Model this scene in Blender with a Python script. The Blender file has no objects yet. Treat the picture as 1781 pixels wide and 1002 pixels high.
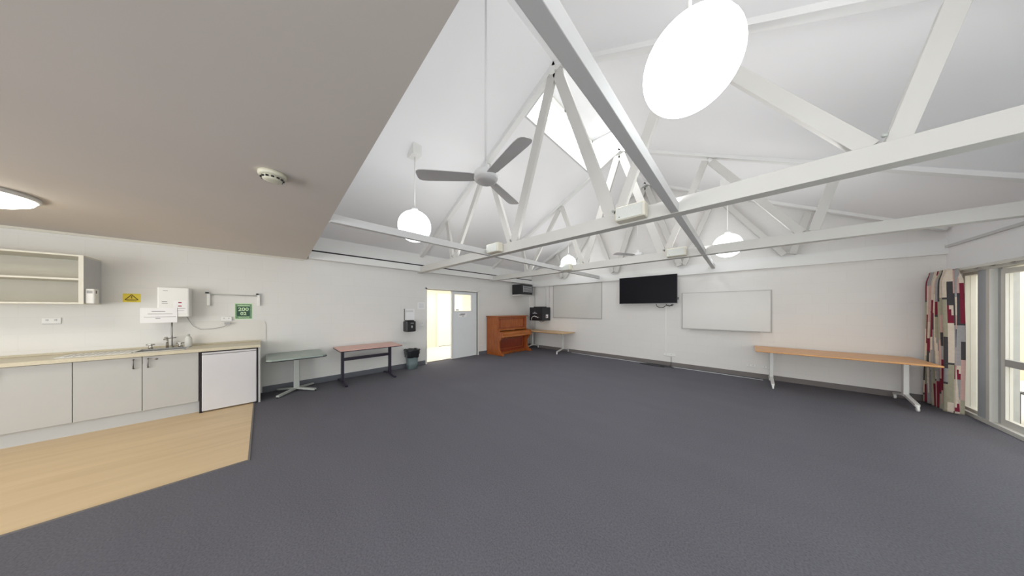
import bpy, math, random
from mathutils import Vector, Matrix
random.seed(7)
sc = bpy.context.scene
COL = sc.collection
PI = math.pi

# ------------------------------------------------------------------ materials
def nodes_of(name):
    m = bpy.data.materials.new(name); m.use_nodes = True
    nt = m.node_tree
    return m, nt, nt.nodes['Principled BSDF']

def mat(name, col, rough=0.6, metal=0.0, var=0.04, scale=6.0, bump=0.0, stretch=(1, 1, 1), emit=None, spec=0.5):
    m, nt, b = nodes_of(name)
    tc = nt.nodes.new('ShaderNodeTexCoord'); mp = nt.nodes.new('ShaderNodeMapping')
    mp.inputs['Scale'].default_value = stretch
    nz = nt.nodes.new('ShaderNodeTexNoise'); nz.inputs['Scale'].default_value = scale
    nz.inputs['Detail'].default_value = 4
    nt.links.new(tc.outputs['Object'], mp.inputs['Vector']); nt.links.new(mp.outputs[0], nz.inputs['Vector'])
    rp = nt.nodes.new('ShaderNodeValToRGB')
    rp.color_ramp.elements[0].position = 0.3; rp.color_ramp.elements[1].position = 0.7
    rp.color_ramp.elements[0].color = tuple(c * (1 - var) for c in col) + (1,)
    rp.color_ramp.elements[1].color = tuple(min(1, c * (1 + var)) for c in col) + (1,)
    nt.links.new(nz.outputs['Fac'], rp.inputs['Fac']); nt.links.new(rp.outputs[0], b.inputs['Base Color'])
    b.inputs['Roughness'].default_value = rough; b.inputs['Metallic'].default_value = metal
    b.inputs['Specular IOR Level'].default_value = spec
    if bump:
        bp = nt.nodes.new('ShaderNodeBump'); bp.inputs['Strength'].default_value = bump
        bp.inputs['Distance'].default_value = 0.01
        nt.links.new(nz.outputs['Fac'], bp.inputs['Height']); nt.links.new(bp.outputs[0], b.inputs['Normal'])
    if emit:
        b.inputs['Emission Color'].default_value = tuple(emit[:3]) + (1,)
        b.inputs['Emission Strength'].default_value = emit[3]
    return m

def block_mat(name, col, axis, line=0.93, bw=0.4, bh=0.2):
    """painted block wall: faint courses; axis = horizontal axis of the wall ('X' or 'Y')"""
    m, nt, b = nodes_of(name)
    tc = nt.nodes.new('ShaderNodeTexCoord'); sp = nt.nodes.new('ShaderNodeSeparateXYZ'); cb = nt.nodes.new('ShaderNodeCombineXYZ')
    nt.links.new(tc.outputs['Object'], sp.inputs[0])
    nt.links.new(sp.outputs[axis], cb.inputs['X']); nt.links.new(sp.outputs['Z'], cb.inputs['Y'])
    br = nt.nodes.new('ShaderNodeTexBrick')
    br.inputs['Scale'].default_value = 1.0
    br.inputs['Brick Width'].default_value = bw; br.inputs['Row Height'].default_value = bh
    br.inputs['Mortar Size'].default_value = 0.006; br.inputs['Mortar Smooth'].default_value = 0.6
    c2 = tuple(c * 0.985 for c in col)
    br.inputs['Color1'].default_value = col + (1,); br.inputs['Color2'].default_value = c2 + (1,)
    br.inputs['Mortar'].default_value = tuple(c * line for c in col) + (1,)
    nt.links.new(cb.outputs[0], br.inputs['Vector']); nt.links.new(br.outputs['Color'], b.inputs['Base Color'])
    bp = nt.nodes.new('ShaderNodeBump'); bp.inputs['Strength'].default_value = 0.06; bp.inputs['Distance'].default_value = 0.003
    bp.invert = True
    nt.links.new(br.outputs['Fac'], bp.inputs['Height']); nt.links.new(bp.outputs[0], b.inputs['Normal'])
    b.inputs['Roughness'].default_value = 0.75; b.inputs['Specular IOR Level'].default_value = 0.3
    return m

def carpet_mat():
    m, nt, b = nodes_of('carpet')
    tc = nt.nodes.new('ShaderNodeTexCoord')
    n1 = nt.nodes.new('ShaderNodeTexNoise'); n1.inputs['Scale'].default_value = 90; n1.inputs['Detail'].default_value = 5
    n2 = nt.nodes.new('ShaderNodeTexNoise'); n2.inputs['Scale'].default_value = 2.2; n2.inputs['Detail'].default_value = 6
    mp = nt.nodes.new('ShaderNodeMapping'); mp.inputs['Scale'].default_value = (0.5, 1.4, 1)
    nt.links.new(tc.outputs['Object'], n1.inputs['Vector']); nt.links.new(tc.outputs['Object'], mp.inputs[0]); nt.links.new(mp.outputs[0], n2.inputs['Vector'])
    r1 = nt.nodes.new('ShaderNodeValToRGB')
    r1.color_ramp.elements[0].position = .3; r1.color_ramp.elements[1].position = .72
    r1.color_ramp.elements[0].color = (.108, .107, .124, 1); r1.color_ramp.elements[1].color = (.162, .160, .182, 1)
    r2 = nt.nodes.new('ShaderNodeValToRGB')
    r2.color_ramp.elements[0].position = .3; r2.color_ramp.elements[1].position = .7
    r2.color_ramp.elements[0].color = (.97, .97, .97, 1); r2.color_ramp.elements[1].color = (1.03, 1.03, 1.03, 1)
    mx = nt.nodes.new('ShaderNodeMix'); mx.data_type = 'RGBA'; mx.blend_type = 'MULTIPLY'; mx.inputs['Factor'].default_value = 1
    nt.links.new(n1.outputs['Fac'], r1.inputs[0]); nt.links.new(n2.outputs['Fac'], r2.inputs[0])
    nt.links.new(r1.outputs[0], mx.inputs['A']); nt.links.new(r2.outputs[0], mx.inputs['B'])
    nt.links.new(mx.outputs['Result'], b.inputs['Base Color'])
    bp = nt.nodes.new('ShaderNodeBump'); bp.inputs['Strength'].default_value = .25; bp.inputs['Distance'].default_value = .002
    nt.links.new(n1.outputs['Fac'], bp.inputs['Height']); nt.links.new(bp.outputs[0], b.inputs['Normal'])
    b.inputs['Roughness'].default_value = .95; b.inputs['Specular IOR Level'].default_value = .1
    return m

def wood_mat(name, a, c, rough=.4, stretch=(1.2, 14, 14), scale=3.0):
    m, nt, b = nodes_of(name)
    tc = nt.nodes.new('ShaderNodeTexCoord'); mp = nt.nodes.new('ShaderNodeMapping'); mp.inputs['Scale'].default_value = stretch
    nz = nt.nodes.new('ShaderNodeTexNoise'); nz.inputs['Scale'].default_value = scale; nz.inputs['Detail'].default_value = 6
    nz.inputs['Distortion'].default_value = .6
    nt.links.new(tc.outputs['Object'], mp.inputs[0]); nt.links.new(mp.outputs[0], nz.inputs['Vector'])
    rp = nt.nodes.new('ShaderNodeValToRGB'); rp.color_ramp.elements[0].position = .32; rp.color_ramp.elements[1].position = .68
    rp.color_ramp.elements[0].color = a + (1,); rp.color_ramp.elements[1].color = c + (1,)
    nt.links.new(nz.outputs['Fac'], rp.inputs[0]); nt.links.new(rp.outputs[0], b.inputs['Base Color'])
    b.inputs['Roughness'].default_value = rough
    return m

def glass_mat(name, tint=(1, 1, 1), alpha_mix=.12):
    m = bpy.data.materials.new(name); m.use_nodes = True; nt = m.node_tree; nt.nodes.clear()
    o = nt.nodes.new('ShaderNodeOutputMaterial'); t = nt.nodes.new('ShaderNodeBsdfTransparent'); g = nt.nodes.new('ShaderNodeBsdfGlossy')
    t.inputs[0].default_value = tint + (1,); g.inputs['Roughness'].default_value = .02
    nz = nt.nodes.new('ShaderNodeTexNoise'); nz.inputs['Scale'].default_value = 1.5
    fr = nt.nodes.new('ShaderNodeMapRange'); fr.inputs['To Min'].default_value = .04; fr.inputs['To Max'].default_value = .07
    nt.links.new(nz.outputs['Fac'], fr.inputs['Value'])
    mx = nt.nodes.new('ShaderNodeMixShader')
    nt.links.new(fr.outputs[0], mx.inputs[0]); nt.links.new(t.outputs[0], mx.inputs[1]); nt.links.new(g.outputs[0], mx.inputs[2])
    nt.links.new(mx.outputs[0], o.inputs[0])
    return m

def emit_mat(name, col, s):
    m, nt, b = nodes_of(name)
    b.inputs['Base Color'].default_value = col + (1,)
    b.inputs['Roughness'].default_value = .3
    b.inputs['Emission Color'].default_value = col + (1,); b.inputs['Emission Strength'].default_value = s
    tc = nt.nodes.new('ShaderNodeTexCoord'); nz = nt.nodes.new('ShaderNodeTexNoise'); nz.inputs['Scale'].default_value = 2
    mr = nt.nodes.new('ShaderNodeMapRange'); mr.inputs['To Min'].default_value = s * .97; mr.inputs['To Max'].default_value = s * 1.03
    nt.links.new(tc.outputs['Object'], nz.inputs['Vector']); nt.links.new(nz.outputs['Fac'], mr.inputs['Value']); nt.links.new(mr.outputs[0], b.inputs['Emission Strength'])
    return m

M = {}
M['wallY'] = block_mat('painted_block_left', (.76, .755, .735), 'Y', line=.965)
M['wallX'] = block_mat('painted_block_back', (.77, .755, .735), 'X', line=.965)
M['roof'] = mat('ceiling_paint', (.86, .86, .87), .8, var=.01, scale=1.2)
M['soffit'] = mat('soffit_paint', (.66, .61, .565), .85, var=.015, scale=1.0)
M['timber'] = mat('painted_timber', (.60, .59, .56), .55, var=.015, scale=3)
M['chord'] = mat('painted_chord', (.78, .78, .77), .55, var=.012, scale=3)
M['timber2'] = mat('painted_timber_cool', (.60, .60, .60), .55, var=.012, scale=3)
M['carpet'] = carpet_mat()
M['vinyl'] = wood_mat('beige_vinyl', (.60, .45, .265), (.675, .52, .32), .45, stretch=(5, .5, 1), scale=1.6)
M['base'] = mat('charcoal_vinyl_skirting', (.12, .13, .15), .5)
M['base2'] = mat('brown_grey_skirting', (.17, .155, .15), .6)
M['cab'] = mat('white_laminate', (.46, .46, .45), .4, var=.01)
M['plinth'] = mat('pale_plinth', (.50, .51, .515), .5, var=.02)
M['shelf'] = mat('cream_shelf_laminate', (.55, .525, .45), .5, var=.03)
M['shelf_edge'] = mat('cream_edge', (.68, .66, .58), .5, var=.02)
M['cab_side'] = mat('grey_white_side', (.55, .56, .57), .5, var=.02)
M['bench'] = mat('cream_worktop', (.58, .53, .40), .35, var=.05, scale=60)
M['steel'] = mat('stainless_steel', (.62, .61, .58), .25, metal=1, var=.05, scale=30)
M['dsteel'] = mat('dark_steel', (.22, .21, .20), .3, metal=1, var=.05)
M['fridge'] = mat('white_enamel', (.62, .615, .64), .25, var=.01)
M['black'] = mat('black_plastic', (.012, .012, .016), .35, var=.1)
M['screen'] = mat('tv_screen', (.004, .004, .008), .4, var=.1, spec=.15)
M['gap'] = mat('dark_gap', (.02, .015, .02), .8)  # near-black that paints shade into gaps; also colours the track brackets
M['paper'] = mat('white_paper', (.86, .86, .87), .8, var=.01)
M['wplastic'] = mat('white_plastic', (.82, .82, .80), .4, var=.01)
M['cream'] = mat('cream_plastic', (.72, .69, .58), .45, var=.02)
M['creamlens'] = mat('ribbed_lens', (.66, .68, .64), .3, var=.06, scale=40, stretch=(8, 1, 1))
M['yellow'] = mat('yellow_sign', (.80, .64, .05), .5)
M['ink'] = mat('sign_ink', (.16, .11, .01), .6)
M['inkgrey'] = mat('print_ink', (.16, .16, .17), .7)
M['inksoft'] = mat('pale_ink_and_shade', (.42, .42, .43), .7)  # print, plus the painted shadow strips under wall plates
M['red'] = mat('red_print', (.32, .01, .03), .5)
M['green'] = mat('green_poster', (.16, .30, .17), .6, var=.25, scale=25)
M['dgreen'] = mat('dark_green_poster', (.03, .09, .06), .6, var=.2, scale=25)
M['lime'] = mat('pale_green_print', (.60, .78, .50), .6)
M['greytop'] = mat('grey_green_laminate', (.30, .36, .33), .4, var=.06, scale=20)
M['greyleg'] = mat('grey_metal', (.50, .53, .50), .4, metal=.2)
M['pinktop'] = mat('pink_wood_laminate', (.66, .40, .34), .4, var=.08, scale=20, stretch=(8, 1, 1))
M['darkmetal'] = mat('dark_metal', (.02, .015, .03), .4)
M['oak'] = wood_mat('honey_laminate', (.62, .31, .12), (.74, .41, .18), .35, stretch=(1.5, 14, 14))
M['oak2'] = wood_mat('light_honey_laminate', (.58, .36, .16), (.72, .47, .23), .35, stretch=(1.5, 14, 14))
M['oakedge'] = mat('brown_edge', (.36, .11, .04), .5, var=.1)
M['whitemetal'] = mat('white_metal', (.66, .66, .65), .35, metal=.1, var=.02)
M['piano'] = wood_mat('piano_mahogany', (.27, .065, .014), (.42, .125, .028), .3, stretch=(9, 9, 1.0), scale=4)
M['piano_d'] = wood_mat('piano_dark_mahogany', (.20, .028, .012), (.31, .055, .02), .3, stretch=(9, 9, 1.0), scale=4)
M['piano_l'] = wood_mat('piano_light_mahogany', (.36, .11, .025), (.52, .19, .05), .3, stretch=(1, 1.2, 14), scale=4)
M['bin'] = mat('grey_green_bin', (.20, .26, .27), .5, var=.05)
M['bag'] = mat('black_bin_bag', (.02, .022, .026), .25, var=.2, scale=12, bump=.6)
M['lightball'] = emit_mat('opal_glass_globe', (.93, .98, 1.0), 2.6)
M['oyster'] = emit_mat('warm_oyster_diffuser', (1.0, .95, .80), 9.0)
M['door'] = mat('pale_grey_door', (.76, .79, .81), .45, var=.01)
M['doorframe'] = mat('door_frame_paint', (.78, .77, .72), .5, var=.01)
M['hall'] = mat('cream_hall_wall', (.80, .76, .66), .8, var=.01)
M['hallfloor'] = mat('cream_hall_floor', (.82, .78, .68), .5, var=.03)
M['alu'] = mat('window_aluminium', (.42, .43, .43), .4, metal=.2, var=.03)
M['alup'] = mat('pale_window_frame', (.68, .67, .62), .5, var=.02)
M['bluepost'] = mat('blue_grey_post', (.47, .51, .55), .5, var=.03)
M['brick'] = block_mat('beige_block_outside', (.68, .585, .41), 'Y', line=.9, bw=.39, bh=.2)
M['pave'] = mat('patio_paving', (.62, .60, .55), .8, var=.08)
M['glass'] = glass_mat('window_glass')
M['board'] = mat('whiteboard_surface', (.63, .62, .595), .25, var=.005)
M['boardframe'] = mat('board_frame', (.40, .39, .37), .4, var=.02)
M['fan'] = mat('fan_blade_grey', (.60, .59, .59), .4, var=.03)
M['fanrim'] = mat('fan_white', (.76, .76, .76), .35, var=.01)
M['milky'] = mat('milky_plastic', (.66, .66, .63), .3)
M['splash'] = mat('splash_laminate', (.72, .70, .66), .45, var=.01)
M['cable'] = mat('dark_cable', (.03, .03, .035), .5)
M['wcable'] = mat('white_cable', (.75, .77, .80), .5)
M['detector'] = mat('cream_detector', (.70, .68, .55), .5, var=.02)

# ------------------------------------------------------------------ mesh builder
class MB:
    def __init__(self): self.v = []; self.f = []; self.mi = []; self.sm = []
    def add(self, vs, fs, mi=0, smooth=False):
        n = len(self.v); self.v += [tuple(v) for v in vs]
        for f in fs:
            self.f.append([i + n for i in f]); self.mi.append(mi); self.sm.append(smooth)
        return self
    def box(self, x0, x1, y0, y1, z0, z1, mi=0):
        if x0 > x1: x0, x1 = x1, x0
        if y0 > y1: y0, y1 = y1, y0
        if z0 > z1: z0, z1 = z1, z0
        vs = [(x0, y0, z0), (x1, y0, z0), (x1, y1, z0), (x0, y1, z0), (x0, y0, z1), (x1, y0, z1), (x1, y1, z1), (x0, y1, z1)]
        return self.add(vs, [(0, 3, 2, 1), (4, 5, 6, 7), (0, 1, 5, 4), (1, 2, 6, 5), (2, 3, 7, 6), (3, 0, 4, 7)], mi)
    def rbox(self, x0, x1, y0, y1, z0, z1, r=.01, mi=0, seg=3):
        """box with rounded vertical edges and softened top/bottom"""
        def ring(ins, z):
            out = []
            a0, a1, b0, b1 = x0 + ins, x1 - ins, y0 + ins, y1 - ins
            rr = max(r - ins, .0005)
            for cx, cy, st in ((a1 - rr, b1 - rr, 0), (a0 + rr, b1 - rr, PI / 2), (a0 + rr, b0 + rr, PI), (a1 - rr, b0 + rr, 1.5 * PI)):
                for k in range(seg + 1):
                    t = st + k * PI / 2 / seg
                    out.append((cx + rr * math.cos(t), cy + rr * math.sin(t), z))
            return out
        e = min(r * .4, (z1 - z0) * .3)
        rs = [ring(e, z0), ring(0, z0 + e), ring(0, z1 - e), ring(e, z1)]
        n = len(rs[0]); vs = sum(rs, []); fs = [list(range(n))[::-1], [3 * n + i for i in range(n)]]
        for j in range(3):
            for i in range(n):
                k = (i + 1) % n
                fs.append((j * n + i, j * n + k, (j + 1) * n + k, (j + 1) * n + i))
        return self.add(vs, fs, mi)
    def beam(self, a, b, w, d, up=(0, 0, 1), mi=0):
        """rectangular bar from a to b; w across, d along up"""
        a = Vector(a); b = Vector(b); t = (b - a).normalized(); u = Vector(up)
        s = t.cross(u)
        if s.length < 1e-4: s = t.cross(Vector((0, 1, 0)))
        s.normalize(); u = s.cross(t).normalized()
        vs = []
        for p in (a, b):
            for q, r in ((-1, -1), (1, -1), (1, 1), (-1, 1)):
                vs.append(p + s * (q * w / 2) + u * (r * d / 2))
        return self.add(vs, [(3, 2, 1, 0), (4, 5, 6, 7), (0, 1, 5, 4), (1, 2, 6, 5), (2, 3, 7, 6), (3, 0, 4, 7)], mi)
    def tube(self, pts, r, n=10, mi=0, cap=True):
        pts = [Vector(p) for p in pts]; rings = []
        rr = r if isinstance(r, (list, tuple)) else [r] * len(pts)
        prev = None
        for i, p in enumerate(pts):
            t = (pts[min(i + 1, len(pts) - 1)] - pts[max(i - 1, 0)]).normalized()
            if prev is None:
                ref = Vector((0, 0, 1)) if abs(t.z) < .9 else Vector((1, 0, 0))
                s = t.cross(ref).normalized()
            else:
                s = (prev - t * prev.dot(t)).normalized()
            prev = s; u = s.cross(t)
            rings.append([p + (s * math.cos(2 * PI * k / n) + u * math.sin(2 * PI * k / n)) * rr[i] for k in range(n)])
        vs = sum(rings, []); fs = []
        for j in range(len(pts) - 1):
            for k in range(n):
                q = (k + 1) % n
                fs.append((j * n + k, (j + 1) * n + k, (j + 1) * n + q, j * n + q))
        self.add(vs, fs, mi, True)
        if cap:
            self.add(rings[0], [list(range(n))], mi); self.add(rings[-1], [list(range(n))[::-1]], mi)
        return self
    def lathe(self, prof, c=(0, 0, 0), n=32, mi=0, sx=1, sy=1, ax='z'):
        vs = []; fs = []
        for (r, z) in prof:
            for k in range(n):
                a = 2 * PI * k / n; x, y = r * math.cos(a) * sx, r * math.sin(a) * sy
                if ax == 'z': vs.append((c[0] + x, c[1] + y, c[2] + z))
                elif ax == 'x': vs.append((c[0] + z, c[1] + x, c[2] + y))
                else: vs.append((c[0] + x, c[1] + z, c[2] + y))
        for j in range(len(prof) - 1):
            for k in range(n):
                q = (k + 1) % n; fs.append((j * n + k, j * n + q, (j + 1) * n + q, (j + 1) * n + k))
        if prof[0][0] > 1e-4: fs.append(list(range(n))[::-1])
        if prof[-1][0] > 1e-4: fs.append([(len(prof) - 1) * n + k for k in range(n)])
        return self.add(vs, fs, mi, True)
    def prism(self, poly, axis, a, b, mi=0):
        """extrude a 2-D polygon along axis between a and b. poly in the other two coords (in xyz order)"""
        def P(p, t):
            if axis == 'x': return (t, p[0], p[1])
            if axis == 'y': return (p[0], t, p[1])
            return (p[0], p[1], t)
        n = len(poly); vs = [P(p, a) for p in poly] + [P(p, b) for p in poly]
        fs = [list(range(n))[::-1], [n + i for i in range(n)]]
        for i in range(n):
            k = (i + 1) % n; fs.append((i, k, n + k, n + i))
        return self.add(vs, fs, mi)
    def build(self, name, mats, parent=None, bevel=0.0):
        me = bpy.data.meshes.new(name)
        off = origin(parent) if parent is not None else Vector((0, 0, 0))
        me.from_pydata([Vector(v) - off for v in self.v], [], self.f)
        ms = mats if isinstance(mats, (list, tuple)) else [mats]
        for m in ms: me.materials.append(m)
        for p, mi, s in zip(me.polygons, self.mi, self.sm): p.material_index = mi; p.use_smooth = s
        me.validate(); me.update()
        import bmesh
        bm = bmesh.new(); bm.from_mesh(me)
        bmesh.ops.remove_doubles(bm, verts=bm.verts, dist=1e-6)
        bmesh.ops.recalc_face_normals(bm, faces=bm.faces); bm.to_mesh(me); bm.free()
        o = bpy.data.objects.new(name, me); COL.objects.link(o)
        if parent is not None: o.parent = parent
        if bevel:
            md = o.modifiers.new('bevel', 'BEVEL'); md.width = bevel; md.segments = 2; md.limit_method = 'ANGLE'
        return o

def origin(o):
    v = Vector((0, 0, 0))
    while o is not None: v += Vector(o.location); o = o.parent
    return v

def tag(o, label, cat, group=None):
    o['label'] = label; o['category'] = cat
    if group: o['group'] = group
    return o
def thing(name, loc, label, cat, group=None):
    o = bpy.data.objects.new(name, None); COL.objects.link(o); o.location = loc
    o.empty_display_size = .1
    return tag(o, label, cat, group)
def struct(o): o['kind'] = 'structure'; return o
def lab(o, s): o['label'] = s; return o
def children(o): return [c for c in bpy.data.objects if c.parent == o]
def dup(root, loc, label, group=None):
    r = root.copy(); COL.objects.link(r); r.location = loc; r['label'] = label
    if group: r['group'] = group
    for ch in children(root):
        c = ch.copy(); COL.objects.link(c); c.parent = r
        for g in children(ch):
            d = g.copy(); COL.objects.link(d); d.parent = c
    return r

def text(s, size, loc, rot, m, parent, name='lettering', ext=.0008, bold=False):
    cu = bpy.data.curves.new('t', 'FONT'); cu.body = s; cu.size = size; cu.align_x = 'CENTER'; cu.align_y = 'CENTER'
    cu.extrude = ext; cu.resolution_u = 3
    if bold: cu.offset = size * .025
    ob = bpy.data.objects.new('t', cu); COL.objects.link(ob)
    dg = bpy.context.evaluated_depsgraph_get(); me = bpy.data.meshes.new_from_object(ob.evaluated_get(dg))
    bpy.data.objects.remove(ob)
    R = Matrix.Rotation(rot[2], 4, 'Z') @ Matrix.Rotation(rot[1], 4, 'Y') @ Matrix.Rotation(rot[0], 4, 'X')
    me.transform(Matrix.Translation(Vector(loc) - origin(parent)) @ R)
    me.materials.clear(); me.materials.append(m); me.name = name
    o = bpy.data.objects.new(name, me); COL.objects.link(o); o.parent = parent
    return o
RX = (PI / 2, 0, PI / 2)     # text on a wall facing +X
RY = (PI / 2, 0, 0)          # text on a face looking to -Y

# ------------------------------------------------------------------ dimensions
XL, XR, YB, YF = -6.18, 2.33, 7.45, -5.0
HZ = 2.47                 # flat ceiling / wall height
YS = 0.56                 # edge of the flat kitchen soffit
XRD, ZRD, SLL, SLR = -1.92, 5.0, .50, .53   # ridge
def roofz(x): return ZRD - (SLL * (XRD - x) if x < XRD else SLR * (x - XRD))

# floor -----------------------------------------------------------------------
struct(MB().box(XL - .2, XR + .2, YF - .2, YB + .2, -.12, 0).build('floor', M['carpet']))
struct(MB().box(XL, -3.53, YF, -.10, 0, .006).build('floor', M['vinyl']))
struct(MB().box(-3.53, -3.515, YF, -.085, 0, .008).box(-5.6, -3.53, -.10, -.085, 0, .008).build('trim_1', M['base2']))

# left wall with door opening ---------------------------------------------------
D0, D1, DH = 3.10, 4.83, 2.04
w = MB()
w.box(XL - .15, XL, YF, D0, 0, 3); w.box(XL - .15, XL, D1, YB + .2, 0, 3); w.box(XL - .15, XL, D0, D1, DH, 3)
struct(w.build('wall_left', M['wallY']))
# back wall with its gable ---------------------------------------------------
g = MB().prism([(XL - .15, 0), (XR + .2, 0), (XR + .2, 3.0), (XRD, 5.5), (XL - .15, 3.0)], 'y', YB, YB + .15)
struct(g.build('wall_back', M['wallX']))
g = MB().prism([(XL - .15, HZ + .02), (-.52, HZ + .02), (-.52, roofz(-.52) + .05), (XRD, ZRD + .07), (XL - .15, 2.9)], 'y', .20, .28)
g.box(-.60, -.52, YF, .20, HZ + .02, roofz(-.52) + .05)
struct(g.build('wall_front', M['roof']))
# behind the camera
w = MB().box(XL - .15, -4, YF - .15, YF, 0, 2.6).box(-4, XR + .2, YF - .15, YF, 0, .3).box(-4, XR + .2, YF - .15, YF, 2.2, 2.6).prism([(-.62, 2.6), (XR + .2, 2.6), (-.62, 4.3)], 'y', YF - .15, YF)
struct(w.build('wall_rear', M['wallX']))

# flat ceiling over the kitchen -------------------------------------------------
XS = -.52
def soffit_y(x): return .60 + (x + 6.18) * (.445 - .60) / (5.0)
struct(MB().prism([(XL - .1, YF - .1), (XS, YF - .1), (XS, soffit_y(XS)), (XL - .1, soffit_y(XL - .1))], 'z', HZ, HZ + .08).build('ceiling', M['soffit']))

# (right of the kitchen ceiling an unseen pitched roof is added to let fill light up)
# pitched roof lining with the lantern opening -----------------------------------
OX0, OX1, OY0, OY1 = -2.56, -1.52, 3.0, 5.47
r = MB()
def slab(xa, xb, ya, yb):
    za, zb = roofz(xa), roofz(xb); t = .08
    r.add([(xa, ya, za), (xb, ya, zb), (xb, yb, zb), (xa, yb, za), (xa, ya, za + t), (xb, ya, zb + t), (xb, yb, zb + t), (xa, yb, za + t)],
          [(0, 3, 2, 1), (4, 5, 6, 7), (0, 1, 5, 4), (1, 2, 6, 5), (2, 3, 7, 6), (3, 0, 4, 7)])
slab(-.62, XR + .2, YF - .1, .18); slab(XL - .15, OX0, .18, YB + .1); slab(OX1, XR + .2, .18, YB + .1)
slab(OX0, XRD, .18, OY0); slab(XRD, OX1, .18, OY0); slab(OX0, XRD, OY1, YB + .1); slab(XRD, OX1, OY1, YB + .1)
struct(r.build('ceiling', M['roof']))
# lantern shaft
LZ0, LZ1 = 4.93, 5.52
s = MB()
s.box(OX0 - .06, OX0 + .012, OY0 - .06, OY1 + .06, roofz(OX0) - .012, LZ0)
s.box(OX1 - .012, OX1 + .06, OY0 - .06, OY1 + .06, roofz(OX1) - .012, LZ0)
for (ya, yb) in ((OY0 - .06, OY0 + .012), (OY1 - .012, OY1 + .06)):
    s.prism([(OX0, roofz(OX0) - .012), (XRD, ZRD - .012), (OX1, roofz(OX1) - .012), (OX1, LZ1), (OX0, LZ1)], 'y', ya, yb)
s.box(OX0 - .1, OX1 + .1, OY0 - .1, OY1 + .1, LZ1, LZ1 + .06)
struct(s.build('trim_2', M['timber2']))
for nm, xx in (('window_1', OX0), ('window_2', OX1)):
    fr = MB()
    fr.box(xx - .05, xx - .01, OY0, OY1, LZ0, LZ0 + .045); fr.box(xx - .05, xx - .01, OY0, OY1, LZ1 - .045, LZ1)
    for k in range(5):
        y = OY0 + k * (OY1 - OY0) / 4
        fr.box(xx - .05, xx - .01, max(y - .02, OY0), min(y + .02, OY1), LZ0, LZ1)
    fo = struct(fr.build(nm, M['alup']))
    MB().box(xx - .034, xx - .030, OY0, OY1, LZ0, LZ1).build('pane', M['glass'], fo)

# wall plates and fascias --------------------------------------------------------
struct(MB().box(XL, XL + .17, .62, YB, HZ + .01, HZ + .15).build('trim_3', M['chord']))
struct(MB().box(XL, XL + .12, .62, YB, HZ + .185, HZ + .46).build('trim_4', M['chord']))
struct(MB().box(XL, XL + .13, .62, YB, HZ + .15, HZ + .185).build('trim_5', M['gap']))  # solid dark strip painting the shade in the groove
struct(MB().box(XL, XL + .02, YF, YS, HZ - .03, HZ).build('trim_6', M['shelf_edge']))
struct(MB().box(XL, XR, YB - .06, YB, 2.36, 2.50).build('trim_7', M['chord']))
struct(MB().box(XL + .1, XR, YB - .03, YB, 2.50, 2.60).build('trim_8', M['chord']))
struct(MB().box(XR - .03, XR, YS, YB - .06, 2.455, 2.49).build('trim_9', M['timber2']))

# skirtings ----------------------------------------------------------------------
struct(MB().box(XL, XL + .012, 0.0, D0 - .05, 0, .11).build('baseboard_left', M['base']))
struct(MB().box(XL, XL + .012, D1 + .05, YB, 0, .11).build('baseboard_left', M['base']))
struct(MB().box(XL, XR, YB - .012, YB, 0, .10).build('baseboard_back', M['base2']))

# ------------------------------------------------------------------ roof trusses
def make_truss(y, label, full=True):
    t = thing('roof_truss', (XRD, y, 2.45), label, 'roof truss', 'white painted roof trusses')
    W = .125
    if full:
        MB().box(XL + .02, XR, y - W / 2, y + W / 2, 2.45, 2.60).build('bottom_chord', M['timber'], t, .004)
    # top chords lie just under the roof lining
    for s in (-1, 1):
        xe = XL + .05 if s < 0 else XR - .02
        d = .13
        a = Vector((xe, y, roofz(xe) + .015)); b = Vector((XRD, y, ZRD + .015))
        if s < 0: d = .17
        MB().beam(a, b, W * .8, d, (0, 0, 1)).build('top_chord', M['chord'], t, .004)
    def web(x0, z0, x1, z1, wd=.10, off=0.0):
        MB().beam((x0, y + off, z0), (x1, y + off, z1), .06, wd, (0, 0, 1)).build('web', M['timber'], t, .003)
    for s in (-1, 1):
        X = lambda v: XRD + s * v
        web(X(.80), 2.60, X(.04), 4.86, .14)
        web(X(.88), 2.60, X(1.46), roofz(X(1.46)) - .12, .10)
        web(X(2.55), 2.60, X(1.54), roofz(X(1.54)) - .12, .10)
        web(X(2.66), 2.60, X(2.86), roofz(X(2.86)) - .12, .10)
    # bolt heads at the joints
    for s in (-1, 1):
        for (v, z) in ((.84, 2.64), (2.6, 2.64), (1.5, roofz(XRD + 1.5) - .1), (.05, 4.82)):
            x = XRD + s * v
            MB().lathe([(.014, 0), (.014, -.012), (.0, -.014)], (x, y - W / 2, z), 8, ax='y').build('bolt', M['greyleg'], t)
    return t
T1 = make_truss(2.892, 'nearest roof truss, its long bottom beam crossing the room in front of the ceiling fan globe')
T1['label'] = 'nearest large white timber roof truss, below the near end of the skylight'
T2 = make_truss(5.407, 'white timber roof truss in mid room, below the far end of the skylight')
T3 = make_truss(7.34, 'white timber roof truss against the back wall above the television', full=False)

# tie beams running along the room
def tie(xc, wd, label):
    segs = [(soffit_y(xc) + .004, 2.828), (2.956, 5.343), (5.471, YB - .06)]
    t = thing('tie_beam', (xc, YS, 2.45), label, 'ceiling beam', 'white beams running along the room')
    for a, b in segs:
        MB().box(xc - wd / 2, xc + wd / 2, a, b, 2.455, 2.545).build('beam_length', M['timber2'], t, .003)
    return t
tie(-3.27, .065, 'long white ceiling beam on the left, passing below the hanging globe by the kitchen')
tie(-.475, .065, 'long white ceiling beam nearest the camera, running over to the back wall beside the television')

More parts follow.
